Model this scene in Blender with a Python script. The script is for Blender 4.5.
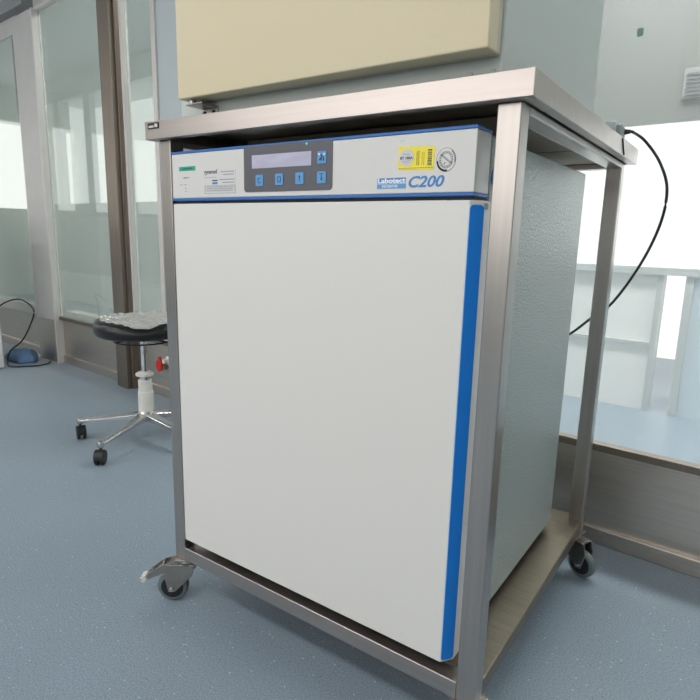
import bpy, bmesh, math, random
from mathutils import Vector, Matrix
random.seed(4)
PI = math.pi
for o in list(bpy.data.objects): bpy.data.objects.remove(o)
sc = bpy.context.scene
COL = sc.collection

# ---------------------------------------------------------------- camera
cam_d = bpy.data.cameras.new('camera'); cam = bpy.data.objects.new('camera', cam_d); COL.objects.link(cam)
CR = Vector((0.81939, 0.5727, 0.02473)); CU = Vector((-0.13393, 0.14931, 0.97968)); CF = Vector((-0.55737, 0.80606, -0.19904))
m = Matrix.Identity(4)
for i in range(3):
    m[i][0] = CR[i]; m[i][1] = CU[i]; m[i][2] = -CF[i]
m.translation = Vector((0.94614, -0.71932, 0.8048))
cam.matrix_world = m
cam_d.sensor_width = 36; cam_d.sensor_fit = 'HORIZONTAL'; cam_d.lens = 569.917 / 700 * 36
cam_d.clip_start = 0.02; cam_d.clip_end = 100
sc.camera = cam

# ---------------------------------------------------------------- world, exposure, lamps
sc.view_settings.view_transform = 'Standard'; sc.view_settings.look = 'None'
sc.view_settings.gamma = 1; sc.view_settings.exposure = 0.0; sc.view_settings.use_curve_mapping = False
wd = bpy.data.worlds.new('world'); sc.world = wd; wd.use_nodes = True
bg = wd.node_tree.nodes['Background']; bg.inputs[0].default_value = (1.0, 0.98, 0.975, 1); bg.inputs[1].default_value = 1.7
LAMP_E = 11.0          # ceiling lamp panels
def area(name, loc, rot, sx, sy, power, col):
    l = bpy.data.lights.new(name, 'AREA'); l.shape = 'RECTANGLE'; l.size = sx; l.size_y = sy; l.energy = power; l.color = col
    o = bpy.data.objects.new(name, l); COL.objects.link(o); o.location = loc; o.rotation_euler = rot
    return o
# daylight through the windows behind the camera, and through the corridor windows
area('window_daylight', (-0.6, -3.55, 1.55), (PI/2, 0, 0), 5.6, 1.2, 21, (1.0, 0.97, 0.94))
area('window_daylight', (-0.6, 2.75, 1.02), (-PI/2, 0, 0), 3.4, 0.6, 14, (0.97, 0.99, 1.0))

# ---------------------------------------------------------------- materials
def lin(c):
    c = c / 255.0
    return c / 12.92 if c <= 0.04045 else ((c + 0.055) / 1.055) ** 2.4
def rgb(r, g, b): return (lin(r), lin(g), lin(b), 1)
def mat(name, col, rough=0.5, metal=0.0, spec=0.5, noise=None, bump=None, emit=None, coat=0, aniso=None):
    """noise=(scale,(sx,sy,sz),amount): multiplies colour; bump=(scale,(sx,sy,sz),strength,dist)"""
    mt = bpy.data.materials.new(name); mt.use_nodes = True
    nt = mt.node_tree; p = nt.nodes['Principled BSDF']
    p.inputs['Base Color'].default_value = col; p.inputs['Roughness'].default_value = rough
    p.inputs['Metallic'].default_value = metal; p.inputs['Specular IOR Level'].default_value = spec
    if coat: p.inputs['Coat Weight'].default_value = coat; p.inputs['Coat Roughness'].default_value = 0.05
    def tex(scale, sv, detail=4):
        tc = nt.nodes.new('ShaderNodeTexCoord'); mp = nt.nodes.new('ShaderNodeMapping'); mp.inputs['Scale'].default_value = sv
        nz = nt.nodes.new('ShaderNodeTexNoise'); nz.inputs['Scale'].default_value = scale; nz.inputs['Detail'].default_value = detail
        nt.links.new(tc.outputs['Object'], mp.inputs[0]); nt.links.new(mp.outputs[0], nz.inputs['Vector'])
        return nz
    if noise:
        nz = tex(noise[0], noise[1])
        mr = nt.nodes.new('ShaderNodeMapRange'); mr.inputs[1].default_value = 0.3; mr.inputs[2].default_value = 0.7
        mr.inputs[3].default_value = 1 - noise[2]; mr.inputs[4].default_value = 1 + noise[2]
        vm = nt.nodes.new('ShaderNodeVectorMath'); vm.operation = 'SCALE'; vm.inputs[0].default_value = col[:3]
        nt.links.new(nz.outputs['Fac'], mr.inputs[0]); nt.links.new(mr.outputs[0], vm.inputs['Scale']); nt.links.new(vm.outputs[0], p.inputs['Base Color'])
        if metal > 0.5 and rough > 0.35:
            mr2 = nt.nodes.new('ShaderNodeMapRange'); mr2.inputs[1].default_value = 0.3; mr2.inputs[2].default_value = 0.7
            mr2.inputs[3].default_value = rough - 0.025; mr2.inputs[4].default_value = rough + 0.035
            nt.links.new(nz.outputs['Fac'], mr2.inputs[0]); nt.links.new(mr2.outputs[0], p.inputs['Roughness'])
    if bump:
        nz = tex(bump[0], bump[1], 3)
        b = nt.nodes.new('ShaderNodeBump'); b.inputs['Strength'].default_value = bump[2]; b.inputs['Distance'].default_value = bump[3]
        nt.links.new(nz.outputs['Fac'], b.inputs['Height']); nt.links.new(b.outputs[0], p.inputs['Normal'])
    if emit:
        p.inputs['Emission Color'].default_value = emit[0]; p.inputs['Emission Strength'].default_value = emit[1]
    return mt
def glass_mat(name, tint, milk, milkcol, refl=0.06, rough=0.02):
    mt = bpy.data.materials.new(name); mt.use_nodes = True; nt = mt.node_tree
    nt.nodes.clear(); N = nt.nodes.new; L = nt.links.new
    out = N('ShaderNodeOutputMaterial'); tr = N('ShaderNodeBsdfTransparent'); tr.inputs[0].default_value = tint
    df = N('ShaderNodeBsdfDiffuse'); df.inputs[0].default_value = milkcol
    gl = N('ShaderNodeBsdfGlossy'); gl.inputs['Roughness'].default_value = rough; gl.inputs[0].default_value = (0.95, 1, 0.97, 1)
    m1 = N('ShaderNodeMixShader'); m1.inputs[0].default_value = milk; L(tr.outputs[0], m1.inputs[1]); L(df.outputs[0], m1.inputs[2])
    lw = N('ShaderNodeLayerWeight'); lw.inputs['Blend'].default_value = 0.5
    pw = N('ShaderNodeMath'); pw.operation = 'POWER'; pw.inputs[1].default_value = 4.0; L(lw.outputs['Facing'], pw.inputs[0])
    ma = N('ShaderNodeMath'); ma.operation = 'MULTIPLY_ADD'; ma.inputs[1].default_value = 0.8; ma.inputs[2].default_value = refl; L(pw.outputs[0], ma.inputs[0])
    m2 = N('ShaderNodeMixShader'); L(ma.outputs[0], m2.inputs[0]); L(m1.outputs[0], m2.inputs[1]); L(gl.outputs[0], m2.inputs[2])
    L(m2.outputs[0], out.inputs[0]); return mt

M = {}
M['steel_v'] = mat('brushed_steel_vertical', rgb(176, 170, 165), 0.29, 1, noise=(5, (22, 22, 0.7), 0.06))
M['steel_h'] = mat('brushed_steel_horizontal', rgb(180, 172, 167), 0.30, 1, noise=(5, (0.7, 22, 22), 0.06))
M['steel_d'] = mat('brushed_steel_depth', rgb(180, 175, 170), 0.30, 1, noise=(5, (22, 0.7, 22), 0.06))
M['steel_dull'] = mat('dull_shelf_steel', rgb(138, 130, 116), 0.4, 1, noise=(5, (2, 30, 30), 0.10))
M['steel_cast'] = mat('caster_steel', rgb(165, 160, 154), 0.28, 1, noise=(30, (1, 1, 1), 0.1))
M['base_steel'] = mat('base_panel_steel', rgb(204, 196, 187), 0.38, 1, noise=(4, (1, 1, 45), 0.08))
M['post_steel'] = mat('partition_post_steel', rgb(142, 132, 122), 0.42, 1, noise=(4, (50, 50, 1), 0.10))
M['post_grey'] = mat('partition_post_grey', rgb(198, 197, 194), 0.5, 0.2, noise=(12, (1, 1, 1), 0.03))
M['trim_light'] = mat('light_trim', rgb(215, 210, 206), 0.4, 0.2)
M['chrome'] = mat('chrome', rgb(225, 225, 225), 0.08, 1)
M['alu'] = mat('cast_aluminium', rgb(205, 205, 205), 0.22, 1)
M['white_paint'] = mat('white_door_paint', rgb(222, 220, 215), 0.42, bump=(260, (1, 1, 1), 0.12, 0.0006))
M['panel_white'] = mat('control_housing_white', rgb(214, 213, 209), 0.4)
M['grey_paint'] = mat('hammered_grey_paint', rgb(170, 180, 177), 0.18, bump=(300, (1, 1, 1), 1.0, 0.0030))
M['grey_smooth'] = mat('grey_liner_paint', rgb(140, 146, 144), 0.45)
M['blue_paint'] = mat('blue_handle_paint', rgb(18, 130, 226), 0.5, bump=(240, (1, 1, 1), 0.1, 0.0005))
M['blue_line'] = mat('blue_edge_line', rgb(38, 104, 176), 0.4)
M['black_gap'] = mat('black_gasket', rgb(22, 24, 28), 0.6)
M['beige'] = mat('beige_enamel', rgb(207, 195, 162), 0.4, bump=(150, (1, 1, 1), 0.05, 0.0005))
M['beige_edge'] = mat('beige_edge_enamel', rgb(188, 182, 160), 0.45)
M['fridge_grey'] = mat('freezer_body_enamel', rgb(186, 194, 190), 0.4, bump=(120, (1, 1, 1), 0.08, 0.0006))
M['keypad'] = mat('dark_keypad', rgb(84, 84, 92), 0.4)
M['lcd'] = mat('lcd_glass', rgb(140, 140, 172), 0.08, noise=(14, (1, 1, 3), 0.16), coat=1.0)
M['button'] = mat('blue_button', rgb(88, 152, 206), 0.5)
M['ink_blue'] = mat('blue_print', rgb(62, 130, 196), 0.5)
M['ink_dark'] = mat('dark_print', rgb(70, 72, 80), 0.6)
M['ink_grey'] = mat('grey_print', rgb(140, 144, 154), 0.6)
M['ink_black'] = mat('black_print', rgb(30, 30, 32), 0.6)
M['ink_white'] = mat('white_print', rgb(236, 238, 240), 0.6)
M['green_label'] = mat('green_label_tape', rgb(20, 168, 145), 0.5)
M['green_ink'] = mat('dark_green_print', rgb(8, 96, 88), 0.6)
M['paper'] = mat('label_paper', rgb(212, 211, 209), 0.5)
M['yellow'] = mat('yellow_sticker', rgb(240, 222, 60), 0.45)
M['silver'] = mat('silver_sticker', rgb(205, 205, 208), 0.4)
M['led'] = mat('green_led', rgb(60, 220, 190), 0.4, emit=(rgb(60, 230, 190), 0.6))
M['rubber_grey'] = mat('grey_rubber_tread', rgb(104, 116, 116), 0.5)
M['rubber_black'] = mat('black_plastic', rgb(26, 27, 28), 0.45)
M['vinyl'] = mat('black_vinyl', rgb(24, 24, 26), 0.3)
M['white_plastic'] = mat('white_plastic', rgb(222, 220, 212), 0.4)
M['red'] = mat('red_plastic', rgb(200, 40, 28), 0.4)
M['cable'] = mat('dark_green_cable', rgb(20, 30, 26), 0.35)
M['plug_grey'] = mat('grey_plug', rgb(150, 160, 156), 0.5)
M['brown_tag'] = mat('brown_nameplate', rgb(60, 52, 46), 0.3, 0.4)
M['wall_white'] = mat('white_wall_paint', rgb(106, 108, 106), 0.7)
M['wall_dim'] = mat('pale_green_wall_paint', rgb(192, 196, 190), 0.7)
M['corridor_white'] = mat('corridor_white_panel', rgb(238, 238, 236), 0.35)
M['frame_grey'] = mat('corridor_frame_grey', rgb(196, 200, 200), 0.4)
M['blue_panel'] = mat('blue_grey_wall_panel', rgb(192, 201, 204), 0.5)
M['pale_blue'] = mat('pale_blue_panel', rgb(205, 218, 226), 0.4)
M['dark_grey'] = mat('dark_grey_bulkhead', rgb(140, 142, 144), 0.6)
M['ceiling'] = mat('ceiling_white', rgb(200, 204, 204), 0.8)
M['vent_dark'] = mat('vent_dark', rgb(92, 94, 98), 0.5)
M['blue_cloth'] = mat('blue_cover_fabric', rgb(98, 130, 168), 0.8, bump=(20, (1, 1, 1), 0.6, 0.01))
M['glass_r'] = glass_mat('clear_glass', (0.97, 0.985, 0.98, 1), 0.16, rgb(240, 242, 240), 0.03)  # milk share is dust film plus haze put in to soften the view
M['glass_l'] = glass_mat('greenish_glass', (0.88, 0.91, 0.89, 1), 0.34, rgb(206, 213, 208), 0.04)
M['glass_c'] = glass_mat('corridor_glass', (0.97, 0.98, 0.98, 1), 0.05, rgb(230, 235, 235), 0.03)
M['film'] = glass_mat('clear_plastic_film', (0.94, 0.94, 0.92, 1), 0.42, rgb(236, 232, 226), 0.2, 0.15)
M['lamp'] = mat('lamp_diffuser', rgb(240, 240, 235), 0.5, emit=((1, 0.965, 0.95, 1), LAMP_E))
M['lamp_c_added'] = mat('added_corridor_lamp', rgb(240, 240, 235), 0.5, emit=((1, 0.98, 0.97, 1), LAMP_E * 3.0))  # added lamps, unseen, to brighten the corridor

# floor: blue speckled vinyl
fm = bpy.data.materials.new('blue_speckled_vinyl'); fm.use_nodes = True; nt = fm.node_tree; p = nt.nodes['Principled BSDF']
tc = nt.nodes.new('ShaderNodeTexCoord')
def ntex(scale, detail=2):
    n = nt.nodes.new('ShaderNodeTexNoise'); n.inputs['Scale'].default_value = scale; n.inputs['Detail'].default_value = detail
    nt.links.new(tc.outputs['Object'], n.inputs['Vector']); return n
def ramp(src, stops):
    r = nt.nodes.new('ShaderNodeValToRGB'); r.color_ramp.interpolation = 'LINEAR'
    while len(r.color_ramp.elements) < len(stops): r.color_ramp.elements.new(0.5)
    for e, (pos, c) in zip(r.color_ramp.elements, stops): e.position = pos; e.color = c
    nt.links.new(src, r.inputs[0]); return r
base = ramp(ntex(330, 2).outputs['Fac'], [(0.30, rgb(120, 136, 149)), (0.5, rgb(141, 156, 168)), (0.70, rgb(158, 171, 183))])
big = ramp(ntex(2.0, 3).outputs['Fac'], [(0.3, (0.94, 0.94, 0.94, 1)), (0.7, (1.04, 1.04, 1.04, 1))])
mul = nt.nodes.new('ShaderNodeMix'); mul.data_type = 'RGBA'; mul.blend_type = 'MULTIPLY'; mul.inputs[0].default_value = 1
nt.links.new(base.outputs[0], mul.inputs[6]); nt.links.new(big.outputs[0], mul.inputs[7])
prev = mul.outputs[2]
for scale, thr, c in ((70, 0.07, rgb(196, 208, 212)), (83, 0.06, rgb(84, 100, 116))):
    vo = nt.nodes.new('ShaderNodeTexVoronoi'); vo.inputs['Scale'].default_value = scale; nt.links.new(tc.outputs['Object'], vo.inputs['Vector'])
    lt = nt.nodes.new('ShaderNodeMath'); lt.operation = 'LESS_THAN'; lt.inputs[1].default_value = thr * 1.6; nt.links.new(vo.outputs['Distance'], lt.inputs[0])
    sepc = nt.nodes.new('ShaderNodeSeparateColor'); nt.links.new(vo.outputs['Color'], sepc.inputs[0])
    gt = nt.nodes.new('ShaderNodeMath'); gt.operation = 'GREATER_THAN'; gt.inputs[1].default_value = 0.55; nt.links.new(sepc.outputs[0], gt.inputs[0])
    mm = nt.nodes.new('ShaderNodeMath'); mm.operation = 'MULTIPLY'; nt.links.new(lt.outputs[0], mm.inputs[0]); nt.links.new(gt.outputs[0], mm.inputs[1])
    mx = nt.nodes.new('ShaderNodeMix'); mx.data_type = 'RGBA'; nt.links.new(mm.outputs[0], mx.inputs[0]); nt.links.new(prev, mx.inputs[6]); mx.inputs[7].default_value = c
    prev = mx.outputs[2]
nt.links.new(prev, p.inputs['Base Color']); p.inputs['Roughness'].default_value = 0.38; p.inputs['Specular IOR Level'].default_value = 0.35
M['floor'] = fm

# ---------------------------------------------------------------- mesh helpers
def B(): return bmesh.new()
def box(bm, x0, x1, y0, y1, z0, z1, mtx=None):
    vs = [bm.verts.new(Vector((x, y, z)) if mtx is None else mtx @ Vector((x, y, z))) for z in (z0, z1) for y in (y0, y1) for x in (x0, x1)]
    for f in ((0, 2, 3, 1), (4, 5, 7, 6), (0, 1, 5, 4), (2, 6, 7, 3), (0, 4, 6, 2), (1, 3, 7, 5)):
        bm.faces.new([vs[i] for i in f])
    return vs
def lathe(bm, prof, n=32, mtx=None, caps=True):
    """prof: list of (r, z)"""
    mtx = mtx or Matrix.Identity(4); rings = []
    for r, z in prof:
        rings.append([bm.verts.new(mtx @ Vector((r * math.cos(2 * PI * i / n), r * math.sin(2 * PI * i / n), z))) for i in range(n)])
    for a, b in zip(rings, rings[1:]):
        for i in range(n): bm.faces.new((a[i], a[(i + 1) % n], b[(i + 1) % n], b[i]))
    if caps:
        bm.faces.new(list(reversed(rings[0]))); bm.faces.new(rings[-1])
def tube(bm, pts, r, n=10, closed=False):
    pts = [Vector(p) for p in pts]; rings = []; up = Vector((0, 0, 1)); k = len(pts)
    for i, p in enumerate(pts):
        a = pts[(i - 1) % k] if closed else pts[max(i - 1, 0)]; b = pts[(i + 1) % k] if closed else pts[min(i + 1, k - 1)]
        t = (b - a).normalized()
        s = t.cross(up)
        if s.length < 0.05: s = t.cross(Vector((1, 0.2, 0)))
        s.normalize(); u = s.cross(t).normalized()
        rr = r[i] if isinstance(r, (list, tuple)) else r
        rings.append([bm.verts.new(p + (s * math.cos(2 * PI * j / n) + u * math.sin(2 * PI * j / n)) * rr) for j in range(n)])
    last = k if closed else k - 1
    for i in range(last):
        a, b = rings[i], rings[(i + 1) % k]
        for j in range(n): bm.faces.new((a[j], a[(j + 1) % n], b[(j + 1) % n], b[j]))
    if not closed: bm.faces.new(list(reversed(rings[0]))); bm.faces.new(rings[-1])
def spline(pts, sub=8):
    P = [Vector(p) for p in pts]; out = []
    for i in range(len(P) - 1):
        p0 = P[max(i - 1, 0)]; p1 = P[i]; p2 = P[i + 1]; p3 = P[min(i + 2, len(P) - 1)]
        for k in range(sub):
            t = k / sub
            out.append(0.5 * ((2 * p1) + (-p0 + p2) * t + (2 * p0 - 5 * p1 + 4 * p2 - p3) * t * t + (-p0 + 3 * p1 - 3 * p2 + p3) * t ** 3))
    out.append(P[-1]); return out
def prism(bm, pts, axis_vec):
    """extrude polygon pts (3D, planar) by axis_vec"""
    a = [bm.verts.new(Vector(p)) for p in pts]; b = [bm.verts.new(Vector(p) + Vector(axis_vec)) for p in pts]
    n = len(a); bm.faces.new(a); bm.faces.new(list(reversed(b)))
    for i in range(n): bm.faces.new((a[i], b[i], b[(i + 1) % n], a[(i + 1) % n]))
def rrect(x0, x1, z0, z1, r, n=5):
    out = []
    for cx, cz, a0 in ((x1 - r, z1 - r, 0), (x0 + r, z1 - r, 90), (x0 + r, z0 + r, 180), (x1 - r, z0 + r, 270)):
        for i in range(n + 1):
            a = math.radians(a0 + 90 * i / n); out.append((cx + r * math.cos(a), cz + r * math.sin(a)))
    return out
def obj(name, bm, m, parent=None, bevel=0, seg=2, smooth=False):
    bmesh.ops.recalc_face_normals(bm, faces=bm.faces)
    me = bpy.data.meshes.new(name); bm.to_mesh(me); bm.free(); me.materials.append(m)
    o = bpy.data.objects.new(name, me); COL.objects.link(o)
    if smooth:
        for pl in me.polygons: pl.use_smooth = True
    if parent: o.parent = parent
    if bevel:
        b = o.modifiers.new('bevel', 'BEVEL'); b.width = bevel; b.segments = seg; b.limit_method = 'ANGLE'; b.angle_limit = math.radians(35)
        b.harden_normals = False
    return o
def thing(name, label, cat, loc=(0, 0, 0), group=None):
    o = bpy.data.objects.new(name, None); COL.objects.link(o); o.location = loc; o.empty_display_size = 0.05
    o['label'] = label; o['category'] = cat
    if group: o['group'] = group
    return o
def tag(o, label, cat, group=None):
    o['label'] = label; o['category'] = cat
    if group: o['group'] = group
    return o
def struct(o): o['kind'] = 'structure'; return o
def local(bm, origin):
    bmesh.ops.translate(bm, verts=bm.verts, vec=-Vector(origin)); return bm
_dg = None
def text_obj(name, s, size, loc, m, parent, width=None, shear=0, bold=0, extrude=0.0002):
    """Lettering as mesh, standing in a plane facing -y; loc = lower left corner (world)."""
    cu = bpy.data.curves.new('tmp', 'FONT'); cu.body = s; cu.size = size; cu.shear = shear; cu.offset = bold; cu.extrude = extrude; cu.resolution_u = 3
    t = bpy.data.objects.new('tmp', cu); COL.objects.link(t); bpy.context.view_layer.update()
    me = bpy.data.meshes.new_from_object(t.evaluated_get(bpy.context.evaluated_depsgraph_get()))
    bpy.data.objects.remove(t)
    xs = [v.co.x for v in me.vertices]; ys = [v.co.y for v in me.vertices]
    x0, x1 = min(xs), max(xs); y0 = min(ys)
    k = (width / (x1 - x0)) if width else 1
    for v in me.vertices: v.co = Vector(((v.co.x - x0) * k, -v.co.z, v.co.y - y0))
    me.name = name; me.materials.clear(); me.materials.append(m)
    o = bpy.data.objects.new(name, me); COL.objects.link(o)
    par = parent
    if parent != None: loc = (loc[0] * 0.979 + 0.0193, loc[1] - 0.012, loc[2] * 0.979 + 0.0172)
    off = Vector((0, 0, 0))
    while par: off += par.location; par = par.parent
    o.parent = parent; o.location = Vector(loc) - off
    return o

# ---------------------------------------------------------------- room shell
YB = -3.6; XL = -6.2; XR = 3.4; ZC = 2.32
bm = B(); box(bm, XL - 0.3, XR + 0.3, YB - 0.3, 3.8, -0.05, 0); struct(obj('floor', bm, M['floor']))
bm = B(); box(bm, XL - 0.3, XR + 0.3, YB - 0.3, 3.8, ZC, ZC + 0.06); struct(obj('ceiling', bm, M['ceiling']))
bm = B()
box(bm, XL - 0.1, XL, YB, 3.4, 0, 1.0); box(bm, XL - 0.1, XL, YB, 3.4, 1.95, ZC)
for y in (YB, -2.2, -0.8, 0.6, 2.0, 3.1): box(bm, XL - 0.1, XL, y, y + 0.22, 1.0, 1.95)
struct(obj('wall_left', bm, M['wall_dim']))
bm = B(); box(bm, XR, XR + 0.1, YB, 3.4, 0, ZC); struct(obj('wall_right', bm, M['wall_dim']))
bm = B()       # wall behind the camera, with a window band
box(bm, XL, XR, YB - 0.1, YB, 0, 0.9); box(bm, XL, XR, YB - 0.1, YB, 2.15, ZC)
box(bm, XL, -3.6, YB - 0.1, YB, 0.9, 2.15); box(bm, 2.3, XR, YB - 0.1, YB, 0.9, 2.15)
for x in (-2.3, -0.9, 0.5): box(bm, x, x + 0.09, YB - 0.1, YB, 0.9, 2.15)
struct(obj('wall_back', bm, M['wall_dim']))
# ceiling lamps; unseen ones over the corridor are added to brighten it
for i, (x, y, w, h) in enumerate(((-0.9, -1.4, 1.2, 0.3), (0.9, -1.4, 1.2, 0.3), (-2.9, -1.4, 1.2, 0.3), (-0.9, -2.8, 1.2, 0.3), (-2.9, -2.8, 1.2, 0.3), (-4.7, -1.4, 1.2, 0.3), (0.6, 1.75, 1.2, 0.3), (-1.6, 1.85, 1.2, 0.3), (2.4, 1.6, 1.2, 0.3))):
    bm = B(); box(bm, x - w/2, x + w/2, y - h/2, y + h/2, ZC - 0.015, ZC)
    struct(obj('trim_%d' % (20 + i), bm, M['lamp_c_added' if y > 1 else 'lamp']))

# ---------------------------------------------------------------- glazed partition (runs behind the cart)
PA = Vector((-2.446, 1.067, 0)); PANG = math.atan2(-0.0756, 0.9971)
def part(o): o.location = PA; o.rotation_euler = (0, 0, PANG); return struct(o)
SR = 5.75
def slab(name, s0, s1, n0, n1, z0, z1, m, bev=0.0):
    bm = B(); box(bm, s0, s1, n0, n1, z0, z1); return part(obj(name, bm, m, bevel=bev))
slab('baseboard_front', 0.0, SR, 0.0, 0.07, 0.0, 0.045, M['base_steel'], 0.003)
slab('wall_front', 0.0, SR, 0.012, 0.07, 0.045, 0.262, M['base_steel'])
slab('trim_1', 0.0, SR, -0.010, 0.02, 0.262, 0.282, M['post_steel'], 0.002)
slab('trim_19', 0.06, 1.75, 0.03, 0.10, 0.282, 0.312, M['trim_light'])  # pale strip added in place of a reflection behind the glass
slab('baseboard_front_left', -3.6, -0.25, 0.0, 0.07, 0.0, 0.05, M['base_steel'], 0.003)
slab('wall_front_left', -3.6, -0.25, 0.014, 0.07, 0.05, 0.255, M['base_steel'])
slab('trim_2', -3.6, -0.25, -0.004, 0.08, 0.255, 0.315, M['post_grey'], 0.003)
slab('trim_3', -0.20, 0.044, -0.03, 0.012, 0.262, 1.95, M['post_grey'], 0.003)
slab('trim_17', -0.20, 0.044, -0.03, 0.012, 0.0, 0.262, M['base_steel'], 0.003)  # post foot in another material, standing in for a darker reflection
slab('trim_4', 0.044, 0.056, -0.034, 0.012, 0.0, 1.95, M['trim_light'], 0.001)
slab('trim_5', -0.26, -0.20, -0.01, 0.012, 0.315, 1.88, M['trim_light'], 0.002)
slab('trim_6', -0.272, -0.258, -0.012, 0.012, 1.45, 1.86, M['dark_grey'])
slab('trim_7', -3.6, -0.20, -0.01, 0.012, 1.88, 1.97, M['post_grey'], 0.003)
slab('trim_8', 0.056, 0.765, -0.02, 0.012, 1.94, 1.955, M['trim_light'])
slab('wall_front_upper', 0.008, SR, 0.0, 0.08, 1.955, ZC, M['post_grey'])
slab('wall_front_upper_left', -3.6, 0.008, -0.06, 0.08, 1.97, ZC, M['dark_grey'])
bm = B(); box(bm, 0.765, 0.798, -0.048, 0.012, 0, ZC); box(bm, 0.798, 0.872, -0.052, 0.012, 0, ZC); box(bm, 0.872, 0.885, -0.030, 0.012, 0, ZC)
part(obj('trim_9', bm, M['post_steel'], bevel=0.002))
slab('trim_10', 0.905, 0.922, -0.02, 0.012, 0.282, 1.955, M['trim_light'])
slab('trim_11', 1.156, 1.187, -0.02, 0.012, 0.282, 1.955, M['trim_light'], 0.002)
slab('trim_12', 1.187, 1.75, -0.01, 0.012, 0.282, 1.955, M['blue_panel'])
slab('window_1', -3.6, -0.26, 0.0, 0.006, 0.315, 1.88, M['glass_l'])
slab('window_2', 0.056, 0.765, 0.0, 0.006, 0.282, 1.94, M['glass_l'])
slab('window_3', 0.922, 1.156, 0.0, 0.006, 0.282, 1.955, M['glass_l'])
slab('window_4', 1.75, SR, 0.0, 0.006, 0.282, 1.955, M['glass_r'])

# ---------------------------------------------------------------- corridor beyond the glass
FP = Vector((0.0, 2.345, 0))          # point of the far wall; same direction as the partition
def far(o): o.location = FP; o.rotation_euler = (0, 0, PANG); return struct(o)
def fslab(name, s0, s1, n0, n1, z0, z1, m, bev=0.0):
    bm = B(); box(bm, s0, s1, n0, n1, z0, z1); return far(obj(name, bm, m, bevel=bev))
fslab('wall_corridor', -6.0, 0.60, 0.0, 0.08, 0.0, 0.32, M['corridor_white'])
fslab('wall_corridor_low', -2.6, 0.60, 0.005, 0.06, 0.335, 0.655, M['corridor_white'])
fslab('trim_13', -6.0, 0.60, -0.015, 0.06, 0.32, 0.335, M['frame_grey'])
fslab('trim_14', -6.0, 1.42, -0.02, 0.06, 0.655, 0.69, M['frame_grey'])
fslab('wall_corridor_left', -6.0, -2.6, 0.0, 0.08, 0.335, 0.655, M['wall_dim'])
fslab('wall_corridor_left_middle', -6.0, -2.6, 0.0, 0.08, 0.69, 1.05, M['wall_dim'])
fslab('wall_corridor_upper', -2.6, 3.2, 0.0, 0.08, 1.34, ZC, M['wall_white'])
fslab('wall_corridor_left_upper', -6.0, -2.6, 0.0, 0.08, 2.1, ZC, M['wall_dim'])
fslab('trim_15', 0.60, 0.625, -0.01, 0.06, 0.0, 0.655, M['frame_grey'])
fslab('trim_16', 0.715, 0.75, -0.01, 0.06, 0.0, 0.655, M['frame_grey'])
fslab('wall_corridor_right', 0.75, 1.42, 0.0, 0.08, 0.0, 0.655, M['pale_blue'])
fslab('wall_corridor_far_right', 1.42, 3.2, 0.0, 0.08, 0.0, 1.34, M['blue_panel'])
bm = B()
for s in (-5.4, -4.75, -4.1, -3.4, -2.7): box(bm, s, s + 0.12, 0.0, 0.06, 1.05, 2.1)
for s in (-1.9, -0.9, 1.17): box(bm, s, s + 0.05, 0.0, 0.06, 0.69, 1.34)
far(obj('trim_18', bm, M['frame_grey']))
fslab('window_5', -2.65, 1.42, 0.03, 0.036, 0.69, 1.34, M['glass_c'])
fslab('window_6', -6.0, -2.65, 0.03, 0.036, 1.05, 2.1, M['glass_c'])
# vent grille on the corridor bulkhead
v = thing('ventilation_grille', 'grey louvred air vent high beyond the glass, top right', 'vent', (0.632, 2.285, 1.43))
v.rotation_euler = (0, 0, PANG)
bm = B(); box(bm, -0.035, 0.28, -0.008, 0.012, -0.012, 0.112)
obj('frame', bm, mat('vent_frame', rgb(132, 134, 134), 0.5), v, 0.003)
bm = B()
for k in range(6): box(bm, -0.022, 0.26, -0.014, -0.008, 0.0 + k * 0.016, 0.011 + k * 0.016)
obj('slat', bm, M['vent_dark'], v)
gd = B(); box(gd, 3.113, 3.126, -0.0008, -0.0001, 1.268, 1.286)
gd = obj('green_dot_sticker', gd, mat('green_dot', rgb(135, 165, 150), 0.6)); gd.location = PA; gd.rotation_euler = (0, 0, PANG)
tag(gd, 'tiny green sticker on the clear glass pane upper right', 'sticker')

# ---------------------------------------------------------------- steel cart
W, D, H = 0.6927, 0.6784, 1.0
T = 0.031
cart = thing('steel_cart', 'brushed stainless steel frame trolley on casters around the white incubator', 'trolley', (0, 0, 0))
TX0, TX1, TY0, TY1 = -0.018, W + 0.019, -0.018, D + 0.022
bm = B()
box(bm, TX0 + 0.0015, TX1 - 0.0015, TY0 + 0.0015, TY1 - 0.0015, H - 0.004, H)
box(bm, TX0, TX1, TY0, TY0 + 0.0015, H - 0.0317, H); box(bm, TX0, TX1, TY1 - 0.0015, TY1, H - 0.0317, H)
box(bm, TX0, TX0 + 0.0015, TY0 + 0.0015, TY1 - 0.0015, H - 0.0317, H); box(bm, TX1 - 0.0015, TX1, TY0 + 0.0015, TY1 - 0.0015, H - 0.0317, H)
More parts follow.
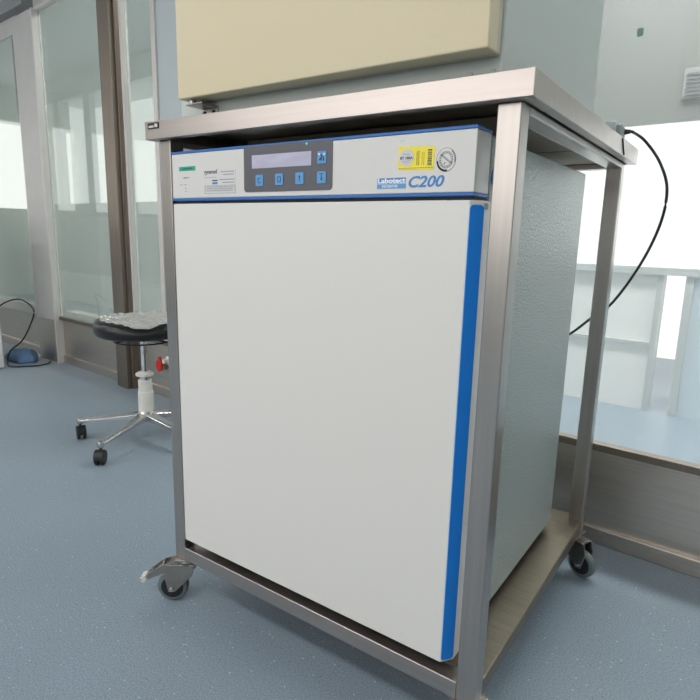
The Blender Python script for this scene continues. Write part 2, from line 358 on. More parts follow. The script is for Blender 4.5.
# folded lip turned inwards
box(bm, TX0, TX1, TY0 + 0.0015, TY0 + 0.016, H - 0.0317, H - 0.0302); box(bm, TX0, TX1, TY1 - 0.016, TY1 - 0.0015, H - 0.0317, H - 0.0302)
box(bm, TX0 + 0.0015, TX0 + 0.016, TY0 + 0.016, TY1 - 0.016, H - 0.0317, H - 0.0302); box(bm, TX1 - 0.016, TX1 - 0.0015, TY0 + 0.016, TY1 - 0.016, H - 0.0317, H - 0.0302)
top = obj('tabletop', bm, M['steel_h'], cart, 0.0012)
bm = B(); tube(bm, [(TX1 + 0.0006, 0.515, 0.9965), (TX1 + 0.0006, 0.545, 0.9705)], 0.0016, 6); obj('seam', bm, M['black_gap'], top)
bm = B(); box(bm, -0.008, 0.024, TY0 - 0.0012, TY0, 0.986, 0.997); np_ = obj('nameplate', bm, M['brown_tag'], cart, 0.0006)
bm = B(); box(bm, -0.004, 0.010, TY0 - 0.0018, TY0 - 0.0012, 0.9885, 0.992); box(bm, 0.013, 0.021, TY0 - 0.0018, TY0 - 0.0012, 0.9885, 0.9945); obj('nameplate_print', bm, M['silver'], np_)
for (x, y) in ((0, 0), (W - T, 0), (0, D - T), (W - T, D - T)):
    bm = B(); box(bm, x, x + T, y, y + T, 0.107, H - 0.0317); obj('post', bm, M['steel_v'], cart, 0.002, 3)
RZ0, RZ1 = 0.107, 0.137
bm = B(); box(bm, T, W - T, 0.0, T, RZ0, RZ1); obj('bottom_rail', bm, M['steel_h'], cart, 0.002, 3)
bm = B(); box(bm, T, W - T, D - T, D, RZ0, RZ1); obj('bottom_rail', bm, M['steel_h'], cart, 0.002, 3)
bm = B(); box(bm, 0, T, T, D - T, RZ0, RZ1); obj('bottom_rail', bm, M['steel_d'], cart, 0.002, 3)
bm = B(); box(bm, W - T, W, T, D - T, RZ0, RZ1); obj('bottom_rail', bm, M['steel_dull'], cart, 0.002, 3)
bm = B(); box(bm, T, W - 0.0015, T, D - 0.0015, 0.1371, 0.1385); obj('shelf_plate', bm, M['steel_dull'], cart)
bm = B(); box(bm, 0, T, T, D - T, 0.957, H - 0.0317); obj('top_rail', bm, M['steel_d'], cart, 0.002, 3)
bm = B(); box(bm, W - T, W, T, D - T, 0.957, H - 0.0317); obj('top_rail', bm, M['steel_d'], cart, 0.002, 3)
bm = B(); box(bm, T, W - T, D - T, D, 0.957, H - 0.0317); obj('top_rail', bm, M['steel_h'], cart, 0.002, 3)
M['underside_tone'] = mat('tan_underside_light', rgb(178, 164, 144), 0.6, noise=(12, (1, 8, 8), 0.06))  # tan colour stands in for light on the steel underside; boards are added
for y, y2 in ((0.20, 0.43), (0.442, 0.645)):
    bm = B(); box(bm, T, W - T, y, y2, 0.968, 0.994); obj('added_light_board', bm, M['underside_tone'], cart, 0.001)

def caster(x, y, ang, brake):
    """swivel caster; ang = direction of the trail (towards the wheel side)"""
    R = Matrix.Translation(Vector((x, y, 0))) @ Matrix.Rotation(ang, 4, 'Z')
    rw = 0.034; tr = 0.034; hw = 0.011
    bm = B()
    box(bm, -0.024, 0.024, -0.022, 0.022, 0.1035, 0.107, R)
    lathe(bm, [(0.020, 0.092), (0.022, 0.098), (0.020, 0.1035)], 24, R)
    lathe(bm, [(0.007, 0.086), (0.007, 0.092)], 12, R)
    box(bm, -0.018, tr + 0.006, -0.017, 0.017, 0.088, 0.092, R)
    for sgn in (-1, 1):
        y0 = sgn * 0.0145; pts = [(-0.018, y0, 0.092), (tr + 0.010, y0, 0.092), (tr + 0.016, y0, 0.066), (tr + 0.007, y0, rw - 0.008), (tr - 0.007, y0, rw - 0.008), (-0.012, y0, 0.066)]
        prism(bm, [R @ Vector(p) for p in pts], R.to_3x3() @ Vector((0, sgn * 0.0025, 0)))
    c = obj('caster', bm, M['steel_cast'], cart, 0.0012)
    WX = R @ Matrix.Translation(Vector((tr, 0, rw))) @ Matrix.Rotation(PI / 2, 4, 'X')
    bm = B(); lathe(bm, [(0.0245, -hw), (0.030, -hw), (rw - 0.001, -hw * 0.6), (rw, 0), (rw - 0.001, hw * 0.6), (0.030, hw), (0.0245, hw)], 40, WX, False)
    obj('tyre', bm, M['rubber_grey'], c, smooth=True)
    bm = B(); lathe(bm, [(0.005, -hw - 0.0006), (0.0245, -hw), (0.0245, hw), (0.005, hw + 0.0006)], 32, WX); obj('wheel_hub', bm, M['rubber_black'], c)
    bm = B(); lathe(bm, [(0.0055, -0.0205), (0.0055, 0.0205)], 6, WX); lathe(bm, [(0.003, -0.023), (0.003, 0.023)], 10, WX); obj('axle_bolt', bm, M['alu'], c)
    if brake:
        bm = B()
        for sgn in (-1, 1):
            pts = [(tr - 0.008, sgn * 0.013, 0.098), (tr + 0.020, sgn * 0.013, 0.090), (tr + 0.052, sgn * 0.013, 0.067), (tr + 0.052, sgn * 0.013, 0.054), (tr + 0.016, sgn * 0.013, 0.071)]
            prism(bm, [R @ Vector(p) for p in pts], R.to_3x3() @ Vector((0, sgn * 0.003, 0)))
        a = R @ Vector((tr + 0.010, 0, 0.092)); 
        tube(bm, [R @ Vector((tr + 0.022, -0.014, 0.083)), R @ Vector((tr + 0.022, 0.014, 0.083))], 0.005, 10)
        tube(bm, [R @ Vector((tr + 0.049, -0.013, 0.060)), R @ Vector((tr + 0.049, 0.013, 0.060))], 0.006, 10)
        obj('brake_pedal', bm, M['steel_cast'], c, 0.0008)
        bm = B(); K = R @ Matrix.Translation(Vector((tr + 0.060, 0, 0.055))) @ Matrix.Rotation(0.5, 4, 'Y')
        box(bm, -0.003, 0.003, -0.012, 0.012, -0.006, 0.004, K)
        for yy in (-0.010, 0, 0.010): box(bm, 0.002, 0.009, yy - 0.0022, yy + 0.0022, -0.008, 0.005, K)
        obj('brake_tip', bm, M['white_plastic'], c, 0.001)
    return c
caster(0.018, 0.018, math.radians(215), True)
caster(W - 0.018, 0.018, math.radians(250), False)
caster(0.018, D - 0.018, math.radians(160), False)
caster(W - 0.020, D - 0.020, math.radians(-20), False)

# ---------------------------------------------------------------- incubator
inc = thing('laboratory_incubator', 'white incubator with blue door edge and dark keypad, standing inside the steel trolley', 'incubator', (0.333, 0.33, 0.1385))
io = Vector(inc.location)
FY = 0.012      # front face plane
IX0, IX1 = 0.0145, 0.632
KX, CX0, CZ0, DY = 0.979, 0.0193, 0.0172, -0.012      # true size and seat of the cabinet
def ip(name, bm, m, parent=inc, bevel=0, seg=2, smooth=False):
    for v_ in bm.verts: v_.co = Vector((v_.co.x * KX + CX0, v_.co.y + DY, v_.co.z * KX + CZ0))
    return obj(name, local(bm, io), m, parent, bevel, seg, smooth)
bm = B(); box(bm, IX0, IX1, 0.066, 0.588, 0.142, 0.943); body = ip('body', bm, M['grey_paint'], bevel=0.003)
for x in (0.07, 0.60):
    for y in (0.11, 0.56):
        bm = B(); lathe(bm, [(0.014, 0.1240), (0.018, 0.130), (0.018, 0.142)], 16, Matrix.Translation(Vector((x, y, 0)))); ip('foot', bm, M['rubber_black'])
bm = B(); box(bm, IX0 + 0.012, IX1 - 0.006, 0.052, 0.066, 0.155, 0.85); ip('door_gasket', bm, M['black_gap'])
# door
bm = B()
DX = IX1 + 0.0087; DC = IX1 - 0.0050
prism(bm, [(IX0, FY, 0.1435), (DC, FY, 0.1435), (DX, FY + 0.018, 0.1435), (DX, 0.053, 0.1435), (IX0, 0.053, 0.1435)], (0, 0, 0.710))
door = ip('door', bm, M['white_paint'], bevel=0.002, seg=3)
cu_, cv_ = Vector((0.0137, 0.018, 0)), Vector((0.796, -0.606, 0))
bm = B(); prism(bm, [Vector((DC, FY, b)) + cu_ * (a / 0.0226) + cv_ * -0.0005 for a, b in rrect(0.0006, 0.0222, 0.147, 0.8475, 0.006)], cv_ * 0.0016); hs = ip('door_handle_strip', bm, M['blue_paint'], door, 0.0008)
hs['label'] = 'bright blue recessed handle strip down the door edge'
bm = B(); box(bm, DX - 0.0006, DX + 0.0012, 0.030, 0.040, 0.842, 0.850); ip('door_latch', bm, M['grey_smooth'], door)
# control housing
bm = B()
box(bm, IX0, IX1, FY, 0.060, 0.8635, 0.944)
hous = ip('control_housing', bm, M['panel_white'], bevel=0.0015)
bm = B(); box(bm, IX0, IX1 + 0.0006, FY - 0.0008, 0.061, 0.944, 0.9485); ip('top_trim_line', bm, M['blue_line'], hous, 0.001)
bm = B(); box(bm, IX0, IX1 + 0.0006, FY - 0.0008, 0.061, 0.8585, 0.8635); ip('bottom_trim_line', bm, M['blue_line'], hous, 0.001)
bm = B(); box(bm, IX0 + 0.003, IX1 - 0.003, 0.018, 0.066, 0.8535, 0.8585); ip('shadow_gap', bm, M['black_gap'], hous)
bm = B(); lathe(bm, [(0.011, 0), (0.011, 0.010), (0.008, 0.013)], 24, Matrix.Translation(Vector((IX1, 0.077, 0.888))) @ Matrix.Rotation(PI/2, 4, 'Y'))
ip('hinge_cap', bm, M['blue_line'])
# keypad
k0 = FY - 0.0010
bm = B(); prism(bm, [(a, FY + 0.0005, b) for a, b in rrect(0.2075, 0.3975, 0.8712, 0.9462, 0.006)], (0, -0.0015, 0))
kp = ip('keypad', bm, M['keypad']); kp['label'] = 'dark grey keypad with display window and five blue buttons'
bm = B(); box(bm, 0.227, 0.3563, k0 - 0.0005, k0, 0.9096, 0.9312); ip('display', bm, M['lcd'], kp)
for i, (x, z) in enumerate(((0.2448, 0.8899), (0.2893, 0.8903), (0.3328, 0.8905), (0.3774, 0.8904), (0.3776, 0.9204))):
    bm = B(); prism(bm, [(a, k0, b) for a, b in rrect(x - 0.0088, x + 0.0088, z - 0.0092, z + 0.0092, 0.002)], (0, -0.0012, 0)); b_ = ip('button', bm, M['button'], kp, 0.0004)
    # embossed symbols on the buttons
    bm = B(); y = k0 - 0.0012
    def st(a, b, r=0.0006): tube(bm, [(x + a[0], y, z + a[1]), (x + b[0], y, z + b[1])], r, 5)
    if i == 0: st((0.002, 0.004), (-0.003, 0.004)); st((-0.003, 0.004), (-0.003, -0.004)); st((-0.003, -0.004), (0.003, -0.004))
    elif i == 1: st((-0.003, 0.004), (0.003, 0.004)); st((-0.003, -0.004), (0.003, -0.004)); st((-0.003, 0.004), (-0.003, -0.004)); st((0.003, 0.004), (0.003, -0.004))
    elif i == 2: st((0, 0.004), (0, -0.004)); st((-0.002, 0.002), (0, 0.004)); st((0.002, 0.002), (0, 0.004))
    elif i == 3: st((0, 0.004), (0, -0.004)); st((-0.002, -0.002), (0, -0.004)); st((0.002, -0.002), (0, -0.004)); st((-0.004, 0.0055), (0.004, 0.0055))
    else:
        st((-0.001, 0.005), (-0.001, -0.005), 0.0009); st((0.002, 0.002), (0.005, -0.004), 0.0009); st((-0.005, -0.004), (-0.002, -0.001), 0.0009); st((0.004, -0.001), (0.004, -0.005), 0.0009)
    ip('button_symbol', bm, M['ink_dark'], kp)
bm = B()
for a in (-0.0048, 0.0052): lathe(bm, [(0.0016, 0), (0.0016, 0.0006)], 12, Matrix.Translation(Vector((0.3776 + a, k0 - 0.0012, 0.9252))) @ Matrix.Rotation(PI/2, 4, 'X'))
ip('button_lamp', bm, M['ink_white'], kp)
bm = B(); lathe(bm, [(0.0017, 0), (0.0013, 0.0012)], 16, Matrix.Translation(Vector((0.3466, k0, 0.9428))) @ Matrix.Rotation(PI/2, 4, 'X')); ip('indicator_light', bm, M['led'], kp)
bm = B(); lathe(bm, [(0.0010, 0), (0.0008, 0.0008)], 12, Matrix.Translation(Vector((0.3410, k0, 0.9428))) @ Matrix.Rotation(PI/2, 4, 'X')); ip('indicator_light', bm, M['ink_grey'], kp)
# stickers and print on the housing
def flat(name, pts, m, parent, y=FY, th=0.0004):
    bm = B(); prism(bm, [(a, y, b) for a, b in pts], (0, -th, 0)); return ip(name, bm, m, parent)
def bars(name, rects, m, parent, y):
    bm = B()
    for (a, b, c, d) in rects: box(bm, a, b, y - 0.0002, y, c, d)
    return ip(name, bm, m, parent)
y1 = FY - 0.0004
gl = flat('green_label', [(0.0355, 0.9130), (0.0810, 0.9128), (0.0812, 0.9210), (0.0357, 0.9206)], M['green_label'], inc)
gl['label'] = 'small green label tape'
bars('label_print', [(0.0440, 0.0462, 0.9150, 0.9190)] + [(0.049 + k * 0.0043, 0.052 + k * 0.0043, 0.9150 + (k % 2) * 0.0006, 0.9185) for k in range(6)], M['green_ink'], gl, y1)
bars('faint_mark', [(0.046, 0.058, 0.8992, 0.9008), (0.049, 0.064, 0.9004, 0.9016)], M['ink_grey'], inc, FY)
sn = bars('small_print', [(0.051, 0.0555, 0.8875, 0.8888), (0.051, 0.055, 0.8810, 0.8822), (0.051, 0.055, 0.8755, 0.8767), (0.037, 0.043, 0.8875, 0.8887), (0.047, 0.0495, 0.8875, 0.8887)], M['ink_grey'], inc, FY)
dl = flat('data_label', [(0.1045, 0.8695), (0.1860, 0.8695), (0.1860, 0.9120), (0.1045, 0.9120)], M['paper'], inc)
dl['label'] = 'white data label with fine print table'
text_obj('label_lettering', 'gynemed', 0.0100, (0.1058, y1, 0.9030), M['ink_dark'], dl, 0.0330, bold=0.0002)
rec = []
rec += [(0.106, 0.137, 0.8985, 0.8992)]
for (a, b, z) in ((0.149, 0.182, 0.9070), (0.155, 0.182, 0.9022), (0.145, 0.183, 0.8936), (0.153, 0.183, 0.8884)): 
    x = a
    while x < b:
        w_ = random.uniform(0.002, 0.006); rec.append((x, min(x + w_, b), z, z + 0.0016)); x += w_ + 0.0008
bars('label_print', rec, M['ink_grey'], dl, y1)
bars('label_print', [(0.1265, 0.1405, 0.8922, 0.8944)] , M['ink_dark'], dl, y1)
bars('label_print', [(0.1265, 0.1405, 0.8868, 0.8902)], M['ink_blue'], dl, y1)
rec = [(0.1065, 0.1850, 0.8708, 0.8714), (0.1065, 0.1850, 0.8842, 0.8848), (0.1065, 0.1072, 0.8708, 0.8848), (0.1843, 0.1850, 0.8708, 0.8848)]
for z in (0.8742, 0.8775, 0.8808):
    rec.append((0.1065, 0.1850, z, z + 0.0003)); x = 0.112
    while x < 0.178:
        w_ = random.uniform(0.003, 0.009); rec.append((x, x + w_, z + 0.0012, z + 0.0022)); x += w_ + 0.0012
bars('label_table', rec, M['ink_grey'], dl, y1)
# yellow inspection sticker
ys = flat('yellow_sticker', [(0.5142, 0.8962), (0.5706, 0.8937), (0.5722, 0.9252), (0.5146, 0.9276)], M['yellow'], inc)
ys['label'] = 'yellow inspection sticker with a silver disc and bar code'
bm = B(); lathe(bm, [(0.0118, 0), (0.0118, 0.0003)], 36, Matrix.Translation(Vector((0.5275, y1, 0.9123))) @ Matrix.Rotation(PI/2, 4, 'X')); dsc = ip('silver_disc', bm, M['silver'], ys)
text_obj('disc_lettering', 'BT 1BSA', 0.0050, (0.5178, y1 - 0.0004, 0.9098), M['ink_dark'], ys, 0.0195, bold=0.00015)
bars('disc_print', [(0.5215, 0.5335, 0.9163, 0.9172), (0.5205, 0.5345, 0.9075, 0.9080), (0.5225, 0.5325, 0.9055, 0.9060)], M['ink_grey'], ys, y1 - 0.0003)
rec = []; z = 0.9005
while z < 0.9215:
    h_ = random.uniform(0.0004, 0.0016); rec.append((0.5610, 0.5675, z, z + h_)); z += h_ + random.uniform(0.0004, 0.0010)
bars('bar_code', rec, M['ink_dark'], ys, y1)
rec = []
for x, w_ in ((0.5435, 0.0016), (0.5463, 0.0016), (0.5520, 0.0008), (0.5548, 0.0008)):
    z = 0.9015
    while z < 0.9190:
        h_ = random.uniform(0.0008, 0.0022); rec.append((x, x + w_, z, z + h_)); z += h_ + 0.0006
x = 0.516
while x < 0.567: rec.append((x, x + 0.003, 0.8972, 0.8982)); x += 0.0042
bars('sticker_print', rec, mat('olive_print', rgb(150, 138, 50), 0.6), ys, y1)
bars('faint_mark', [(0.5165, 0.5225, 0.9348, 0.9358)], mat('faint_green_print', rgb(150, 195, 185), 0.6), inc, FY)
# round seal
def ring(bm, cx, cz, r0, r1, a0, a1, y, n=40, sx=0.92):
    k = max(4, int(n * abs(a1 - a0) / 360)); vs = []
    for i in range(k + 1):
        a = math.radians(a0 + (a1 - a0) * i / k)
        vs.append([(cx + r * sx * math.cos(a), y, cz + r * math.sin(a)) for r in (r0, r1)])
    for p, q in zip(vs, vs[1:]):
        prism(bm, [p[0], p[1], q[1], q[0]], (0, -0.0002, 0))
CX, CZ = 0.5890, 0.9065
seal = flat('round_seal', [(CX + 0.0150 * 0.92 * math.cos(2*PI*i/40), CZ + 0.0158 * math.sin(2*PI*i/40)) for i in range(40)], M['panel_white'], inc)
seal['label'] = 'round grey test seal with diagonal bar'
bm = B(); ring(bm, CX, CZ, 0.0128, 0.0156, 185, 280, y1); ip('seal_arc', bm, M['ink_black'], seal)
bm = B(); ring(bm, CX, CZ, 0.0133, 0.0155, -15, 55, y1); ip('seal_arc', bm, M['ink_grey'], seal)
bm = B(); ring(bm, CX, CZ, 0.0152, 0.0156, 0, 360, y1); ring(bm, CX, CZ, 0.0108, 0.0112, 0, 360, y1); ring(bm, CX, CZ, 0.0080, 0.0083, 0, 360, y1)
for k in range(20): ring(bm, CX, CZ, 0.0088, 0.0103, k * 18, k * 18 + 8, y1)
tube(bm, [(CX - 0.0085, y1, CZ + 0.0070), (CX + 0.0085, y1, CZ - 0.0060)], 0.0004, 5)
tube(bm, [(CX - 0.0075, y1, CZ + 0.0080), (CX + 0.0095, y1, CZ - 0.0050)], 0.0003, 5)
tube(bm, [(CX - 0.003, y1, CZ - 0.006), (CX - 0.001, y1, CZ - 0.003)], 0.0005, 5)
ip('seal_lines', bm, M['ink_dark'], seal)
# maker's logo and model number
lg = flat('logo', [(0.4800, 0.8708), (0.5278, 0.8708), (0.5278, 0.8855), (0.4800, 0.8855)], M['ink_blue'], inc)
lg['label'] = 'blue and white maker logo'
bars('logo_band', [(0.4800, 0.5278, 0.8708, 0.8770)], M['button'], lg, y1)
bars('logo_line', [(0.4800, 0.5278, 0.8770, 0.8775)], M['ink_white'], lg, y1)
text_obj('logo_lettering', 'Labotect', 0.0090, (0.4812, y1, 0.8782), M['ink_white'], lg, 0.0454, bold=0.00035)
text_obj('logo_lettering', 'INCUBATOR', 0.0046, (0.4890, y1 - 0.0002, 0.8722), M['ink_white'], lg, 0.0255, bold=0.0001)
text_obj('model_lettering', 'C200', 0.0205, (0.5325, FY - 0.0001, 0.8712), M['ink_blue'], inc, 0.0545, shear=0.26, bold=0.0005)

# ---------------------------------------------------------------- upper freezer cabinet
fz = thing('benchtop_freezer', 'cream door freezer cabinet with blue-grey body standing on the steel tabletop', 'freezer', (0.35, 0.25, 1.0))
fo = Vector(fz.location)
def fp(name, bm, m, parent=fz, bevel=0, seg=2): return obj(name, local(bm, fo), m, parent, bevel, seg)
bm = B(); box(bm, 0.050, 0.660, 0.012, 0.488, 1.0, 1.80); fp('body', bm, M['fridge_grey'], bevel=0.003)
bm = B(); box(bm, 0.115, 0.648, -0.004, 0.012, 1.030, 1.76); fp('door_gasket', bm, M['beige_edge'])
bm = B(); box(bm, 0.098, 0.658, -0.033, -0.004, 1.0245, 1.78); fd = fp('door', bm, M['beige'], bevel=0.0022, seg=3)
bm = B(); box(bm, 0.100, 0.657, -0.004, 0.009, 1.0255, 1.78); fp('inner_door', bm, M['beige_edge'], fd, 0.002)
bm = B(); lathe(bm, [(0.007, 0), (0.007, 0.002)], 20, Matrix.Translation(Vector((0.658, -0.010, 1.090))) @ Matrix.Rotation(PI/2, 4, 'Y')); fp('lock', bm, M['blue_line'], fd)
bm = B(); box(bm, 0.108, 0.150, 0.0095, 0.012, 1.0008, 1.0150); box(bm, 0.108, 0.150, -0.026, 0.012, 1.0150, 1.0180)
hg = fp('hinge', bm, M['steel_cast'], fz, 0.001)
bm = B()
for x in (0.117, 0.140): lathe(bm, [(0.0038, 0), (0.0038, 0.0012), (0.0020, 0.0028)], 14, Matrix.Translation(Vector((x, 0.0095, 1.0078))) @ Matrix.Rotation(PI/2, 4, 'X'))
fp('hinge_screw', bm, M['black_gap'], hg)
bm = B()
lathe(bm, [(0.006, 0.0), (0.006, 0.005)], 14, Matrix.Translation(Vector((0.118, -0.018, 1.0178)))); fp('hinge_pin', bm, M['steel_cast'], hg)
for x in (0.617, 0.648):
    bm = B()
    lathe(bm, [(0.0042, 0), (0.0036, 0.0016), (0.0012, 0.0026)], 16, Matrix.Translation(Vector((x, 0.012, 1.0088))) @ Matrix.Rotation(PI/2, 4, 'X'))
    fp('screw', bm, M['fridge_grey'])

# ---------------------------------------------------------------- plug and power cable behind the cart
pb = thing('cable_plug', 'small grey plug box at the rear right corner of the steel tabletop', 'plug', (0.667, 0.665, 1.0))
bm = B(); box(bm, -0.014, 0.016, -0.022, 0.030, 0, 0.046); obj('plug_body', bm, M['plug_grey'], pb, 0.004)
bm = B(); box(bm, -0.030, 0.006, -0.030, -0.010, 0, 0.052); obj('plug_cover', bm, M['blue_panel'], pb, 0.003)
bm = B(); lathe(bm, [(0.006, 0), (0.004, 0.012)], 12, Matrix.Translation(Vector((0.016, 0.02, 0.036))) @ Matrix.Rotation(PI/2, 4, 'Y')); obj('strain_relief', bm, M['rubber_black'], pb)
cp = [(0.697, 0.685, 1.036), (0.7164, 0.74, 1.0230), (0.7515, 0.74, 0.975), (0.772, 0.74, 0.917), (0.767, 0.74, 0.842), (0.737, 0.74, 0.752), (0.6875, 0.74, 0.6606), (0.6425, 0.74, 0.6176), (0.602, 0.74, 0.578), (0.55, 0.72, 0.54), (0.50, 0.67, 0.52), (0.48, 0.604, 0.52)]
bm = B(); tube(bm, spline(cp, 8), 0.0032, 8)
tag(obj('power_cable', bm, M['cable'], smooth=True), 'thin dark cable curving from the tabletop plug down behind the incubator', 'cable')

# ---------------------------------------------------------------- rolling stool
HX, HY = -0.899, 0.574
st_ = thing('rolling_stool', 'black padded stool on a five star aluminium base, left behind the trolley', 'stool', (HX, HY, 0))
TH = 3.771; RL = 0.258
bm = B(); lathe(bm, [(0.026, 0.078), (0.034, 0.084), (0.034, 0.106), (0.027, 0.122)], 28); hub = obj('base_hub', bm, M['alu'], st_, smooth=False)
for k in range(5):
    a = TH + k * 2 * PI / 5; Rm = Matrix.Rotation(a, 4, 'Z')
    bm = B(); secs = []
    for (r, w_, zt, h_) in ((0.020, 0.022, 0.112, 0.028), (0.10, 0.018, 0.100, 0.020), (0.19, 0.014, 0.086, 0.015), (RL, 0.012, 0.078, 0.013)):
        secs.append([bm.verts.new(Rm @ Vector((r, s * w_, z))) for s, z in ((-1, zt - h_), (1, zt - h_), (1, zt - 0.005), (0.6, zt), (-0.6, zt), (-1, zt - 0.005))])
    for p_, q_ in zip(secs, secs[1:]):
        for i in range(6): bm.faces.new((p_[i], p_[(i + 1) % 6], q_[(i + 1) % 6], q_[i]))
    bm.faces.new(secs[0]); bm.faces.new(secs[-1])
    lathe(bm, [(0.005, 0.048), (0.006, 0.058), (0.012, 0.060), (0.013, 0.074), (0.011, 0.082), (0.005, 0.084)], 20, Rm @ Matrix.Translation(Vector((RL, 0, 0))))
    obj('leg', bm, M['alu'], st_, 0.0015)
    bm = B(); off = Rm @ Vector((RL, 0, 0)); sw = Matrix.Translation(off) @ Matrix.Rotation((-0.4, -0.9, 1.0, 2.2, -0.76)[k], 4, 'Z') @ Matrix.Translation(Vector((0.012 if k == 4 else 0, 0, 0)))
    hood = []
    for i in range(13):
        t = math.radians(-20 + 220 * i / 12); hood.append((0.010 + 0.024 * math.cos(t), 0.028 + 0.026 * math.sin(t)))
    prism(bm, [sw @ Vector((p_, -0.017, q_)) for p_, q_ in hood], sw.to_3x3() @ Vector((0, 0.034, 0)))
    cs = obj('caster', bm, M['rubber_black'], st_, 0.003)
    bm = B()
    for s in (-0.016, 0.005):
        lathe(bm, [(0.022, 0), (0.0245, 0.002), (0.0245, 0.009), (0.022, 0.011)], 24, sw @ Matrix.Translation(Vector((0.010, s + 0.011, 0.0245))) @ Matrix.Rotation(PI/2, 4, 'X'))
    obj('caster_wheel', bm, M['rubber_black'], cs)
bm = B(); lathe(bm, [(0.0285, 0.1160), (0.0285, 0.1930), (0.0265, 0.1960)], 32); lathe(bm, [(0.0255, 0.1880), (0.0255, 0.2400)], 32)
obj('column_sleeve', bm, M['white_plastic'], st_)
bm = B(); lathe(bm, [(0.019, 0.2400), (0.019, 0.2560)], 28); lathe(bm, [(0.0115, 0.2560), (0.0115, 0.4030)], 28); obj('gas_column', bm, M['chrome'], st_)
bm = B(); lathe(bm, [(0.022, 0.2540), (0.033, 0.2580), (0.034, 0.2650), (0.024, 0.2710), (0.0125, 0.2730)], 32); obj('collar', bm, M['white_plastic'], st_)
# seat: contoured pad with a dip at its front
NA, NR = 64, 14
fd_ang = math.atan2(-0.719 - HY, 0.946 - HX)
def seat_top(r, a, R=0.172):
    da = abs((a - fd_ang + PI) % (2 * PI) - PI)
    dip = math.exp(-(da / 0.42) ** 2)
    z = 0.478 - 0.026 * dip * (r / R) ** 2 - 0.012 * (1 - (r / R) ** 2)
    return z
bm = B(); rings = []
prof = []
for a_i in range(NA):
    a = 2 * PI * a_i / NA; da = abs((a - fd_ang + PI) % (2 * PI) - PI); dip = math.exp(-(da / 0.42) ** 2)
    Rr = 0.172 * (1 - 0.05 * dip)
    col = []
    for r in [Rr * t for t in (0.15, 0.35, 0.55, 0.72, 0.84)]: col.append((r, seat_top(r, a)))
    zt = seat_top(Rr, a); zb = 0.415; zm = (zt + zb) / 2; hh = (zt - zb) / 2
    for t in range(7):
        g = PI / 2 - PI * t / 6; col.append((Rr - 0.020 + 0.020 * math.cos(g), zm + hh * math.sin(g)))
    col.append((0.11, 0.412)); col.append((0.03, 0.410))
    prof.append([bm.verts.new(Vector((r * math.cos(a), r * math.sin(a), z))) for r, z in col])
for i in range(NA):
    p_, q_ = prof[i], prof[(i + 1) % NA]
    for j in range(len(p_) - 1): bm.faces.new((p_[j], p_[j + 1], q_[j + 1], q_[j]))
bm.faces.new([c[0] for c in prof]); bm.faces.new([c[-1] for c in reversed(prof)])
seat = obj('seat', bm, M['vinyl'], st_, smooth=True); seat['label'] = 'glossy black padded seat with a dip at the front'
bm = B(); lathe(bm, [(0.028, 0.392), (0.06, 0.405), (0.10, 0.411)], 28); 
obj('seat_plate', bm, M['rubber_black'], st_)
bm = B(); tube(bm, [(0.104 * math.cos(2*PI*i/48), 0.104 * math.sin(2*PI*i/48), 0.394) for i in range(48)], 0.0028, 8, True)
for a in (0.3, 0.3 + 2*PI/3, 0.3 + 4*PI/3): tube(bm, [(0.04 * math.cos(a), 0.04 * math.sin(a), 0.402), (0.104 * math.cos(a), 0.104 * math.sin(a), 0.394)], 0.004, 8)
obj('lever_ring', bm, M['rubber_black'], st_, smooth=True)
# crumpled film on the seat
bm = B(); N = 40; grid = []
def hsh(x, y): return math.sin(x * 61 + 3.1 * math.sin(y * 47)) * math.cos(y * 53 + 2.3 * math.sin(x * 71))
for i in range(N + 1):
    row = []
    for j in range(N + 1):
        u = -1 + 2 * i / N; v_ = -1 + 2 * j / N
        x = u * math.sqrt(1 - v_ * v_ / 2) * 0.150; y = v_ * math.sqrt(1 - u * u / 2) * 0.150
        r = math.hypot(x, y); a = math.atan2(y, x)
        bumpz = 0.004 + 0.0035 * hsh(x, y) + 0.002 * hsh(x * 2.3, y * 2.1)
        pk = sum(h_ * math.exp(-((x - px) ** 2 + (y - py) ** 2) / 0.0003) for px, py, h_ in ((-0.09, 0.05, 0.016), (-0.05, 0.09, 0.020), (0.03, 0.10, 0.018), (-0.02, 0.05, 0.010), (0.07, 0.02, 0.014)))
        row.append(bm.verts.new(Vector((x, y, seat_top(min(r, 0.165), a) + max(bumpz, 0.0015) + pk))))
    grid.append(row)
for i in range(N):
    for j in range(N): bm.faces.new((grid[i][j], grid[i + 1][j], grid[i + 1][j + 1], grid[i][j + 1]))
film = obj('plastic_film', bm, M['film']); film.location = (HX, HY, 0); 
sd = film.modifiers.new('solid', 'SOLIDIFY'); sd.thickness = 0.0006; sd.offset = 1
tag(film, 'crumpled clear plastic film lying on the black stool seat', 'plastic film')

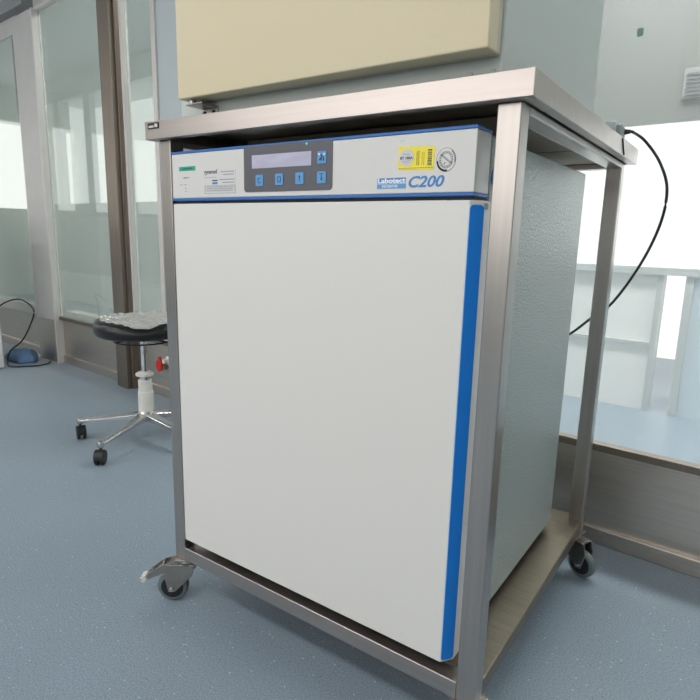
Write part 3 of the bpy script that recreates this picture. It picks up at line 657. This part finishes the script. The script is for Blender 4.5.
# ---------------------------------------------------------------- red tag on the base panel
rt = thing('red_valve_handle', 'red teardrop handle on the steel base panel behind the stool', 'handle', PA + Vector((0.9971 * 1.10, -0.0756 * 1.10, 0.165)))
rt.rotation_euler = (0, 0, PANG)
bm = B(); dr = []
for i in range(25):
    t = 2 * PI * i / 25; rr = 0.026 * (1 - 0.25 * math.sin(t)); dr.append((0.95 * rr * math.cos(t) + 0.010 * max(0, math.sin(t)) ** 2, -0.005, rr * math.sin(t) * 1.25 + (0.012 if math.sin(t) > 0.9 else 0)))
prism(bm, dr, (0, -0.010, 0)); obj('handle', bm, M['red'], rt, 0.003)
bm = B(); lathe(bm, [(0.008, 0.0), (0.008, 0.020)], 14, Matrix.Translation(Vector((0, 0.012, 0))) @ Matrix.Rotation(PI/2, 4, 'X')); obj('spindle', bm, M['steel_cast'], rt)
bm = B(); lathe(bm, [(0.022, 0.0), (0.022, 0.012), (0.012, 0.024), (0.012, 0.034)], 20, Matrix.Translation(Vector((0.055, 0.012, 0.022))) @ Matrix.Rotation(PI/2, 4, 'X')); obj('fitting', bm, M['white_plastic'], rt)

# ---------------------------------------------------------------- left edge: white cabinet, blue cover, looped cable
cb = thing('white_cabinet', 'white cabinet edge at the far left of the floor', 'cabinet', (-2.75, 0.55, 0))
bm = B(); box(bm, -0.25, 0.256, -0.25, 0.22, 0.006, 0.85); obj('body', bm, M['corridor_white'], cb, 0.003)
bm = B(); box(bm, -0.23, 0.24, -0.23, 0.20, 0, 0.006); obj('plinth', bm, M['rubber_black'], cb)
bm = B(); box(bm, -0.27, 0.262, -0.26, 0.23, 0.85, 0.875); obj('cabinet_top', bm, M['corridor_white'], cb, 0.003)
bm = B(); bmesh.ops.create_uvsphere(bm, u_segments=28, v_segments=16, radius=1)
for v_ in bm.verts:
    x, y, z = v_.co; w_ = 1 + 0.10 * math.sin(5 * x + 2 * y) + 0.08 * math.cos(7 * y)
    v_.co = Vector((x * 0.13 * w_, y * 0.07 * w_, max(z, -0.25) * 0.055 * w_ + 0.0138 * w_))
bc = obj('blue_bundle', bm, M['blue_cloth'], smooth=True); bc.location = (-2.63, 0.94, 0.0)
tag(bc, 'low blue fabric bundle on the floor beside the white cabinet', 'bundle')
lp = [(-2.46, 0.75, 0.34), (-2.46, 0.80, 0.385), (-2.40, 0.85, 0.398), (-2.31, 0.87, 0.345), (-2.35, 0.86, 0.25), (-2.46, 0.86, 0.15), (-2.58, 0.875, 0.075), (-2.66, 0.84, 0.02), (-2.58, 0.80, 0.006), (-2.50, 0.815, 0.006), (-2.43, 0.87, 0.006), (-2.40, 0.93, 0.006), (-2.44, 1.0, 0.006)]
lp = [(-2.486, 0.74, 0.34)] + lp[1:6] + [(-2.52, 0.82, 0.09), (-2.50, 0.79, 0.02), (-2.47, 0.81, 0.006), (-2.44, 0.85, 0.006), (-2.40, 0.91, 0.006), (-2.41, 0.97, 0.006), (-2.45, 1.01, 0.006)]
bm = B(); tube(bm, spline(lp, 8), 0.0042, 8)
tag(obj('floor_cable', bm, M['cable'], smooth=True), 'black cable looping up beside the white cabinet and lying on the floor', 'cable')
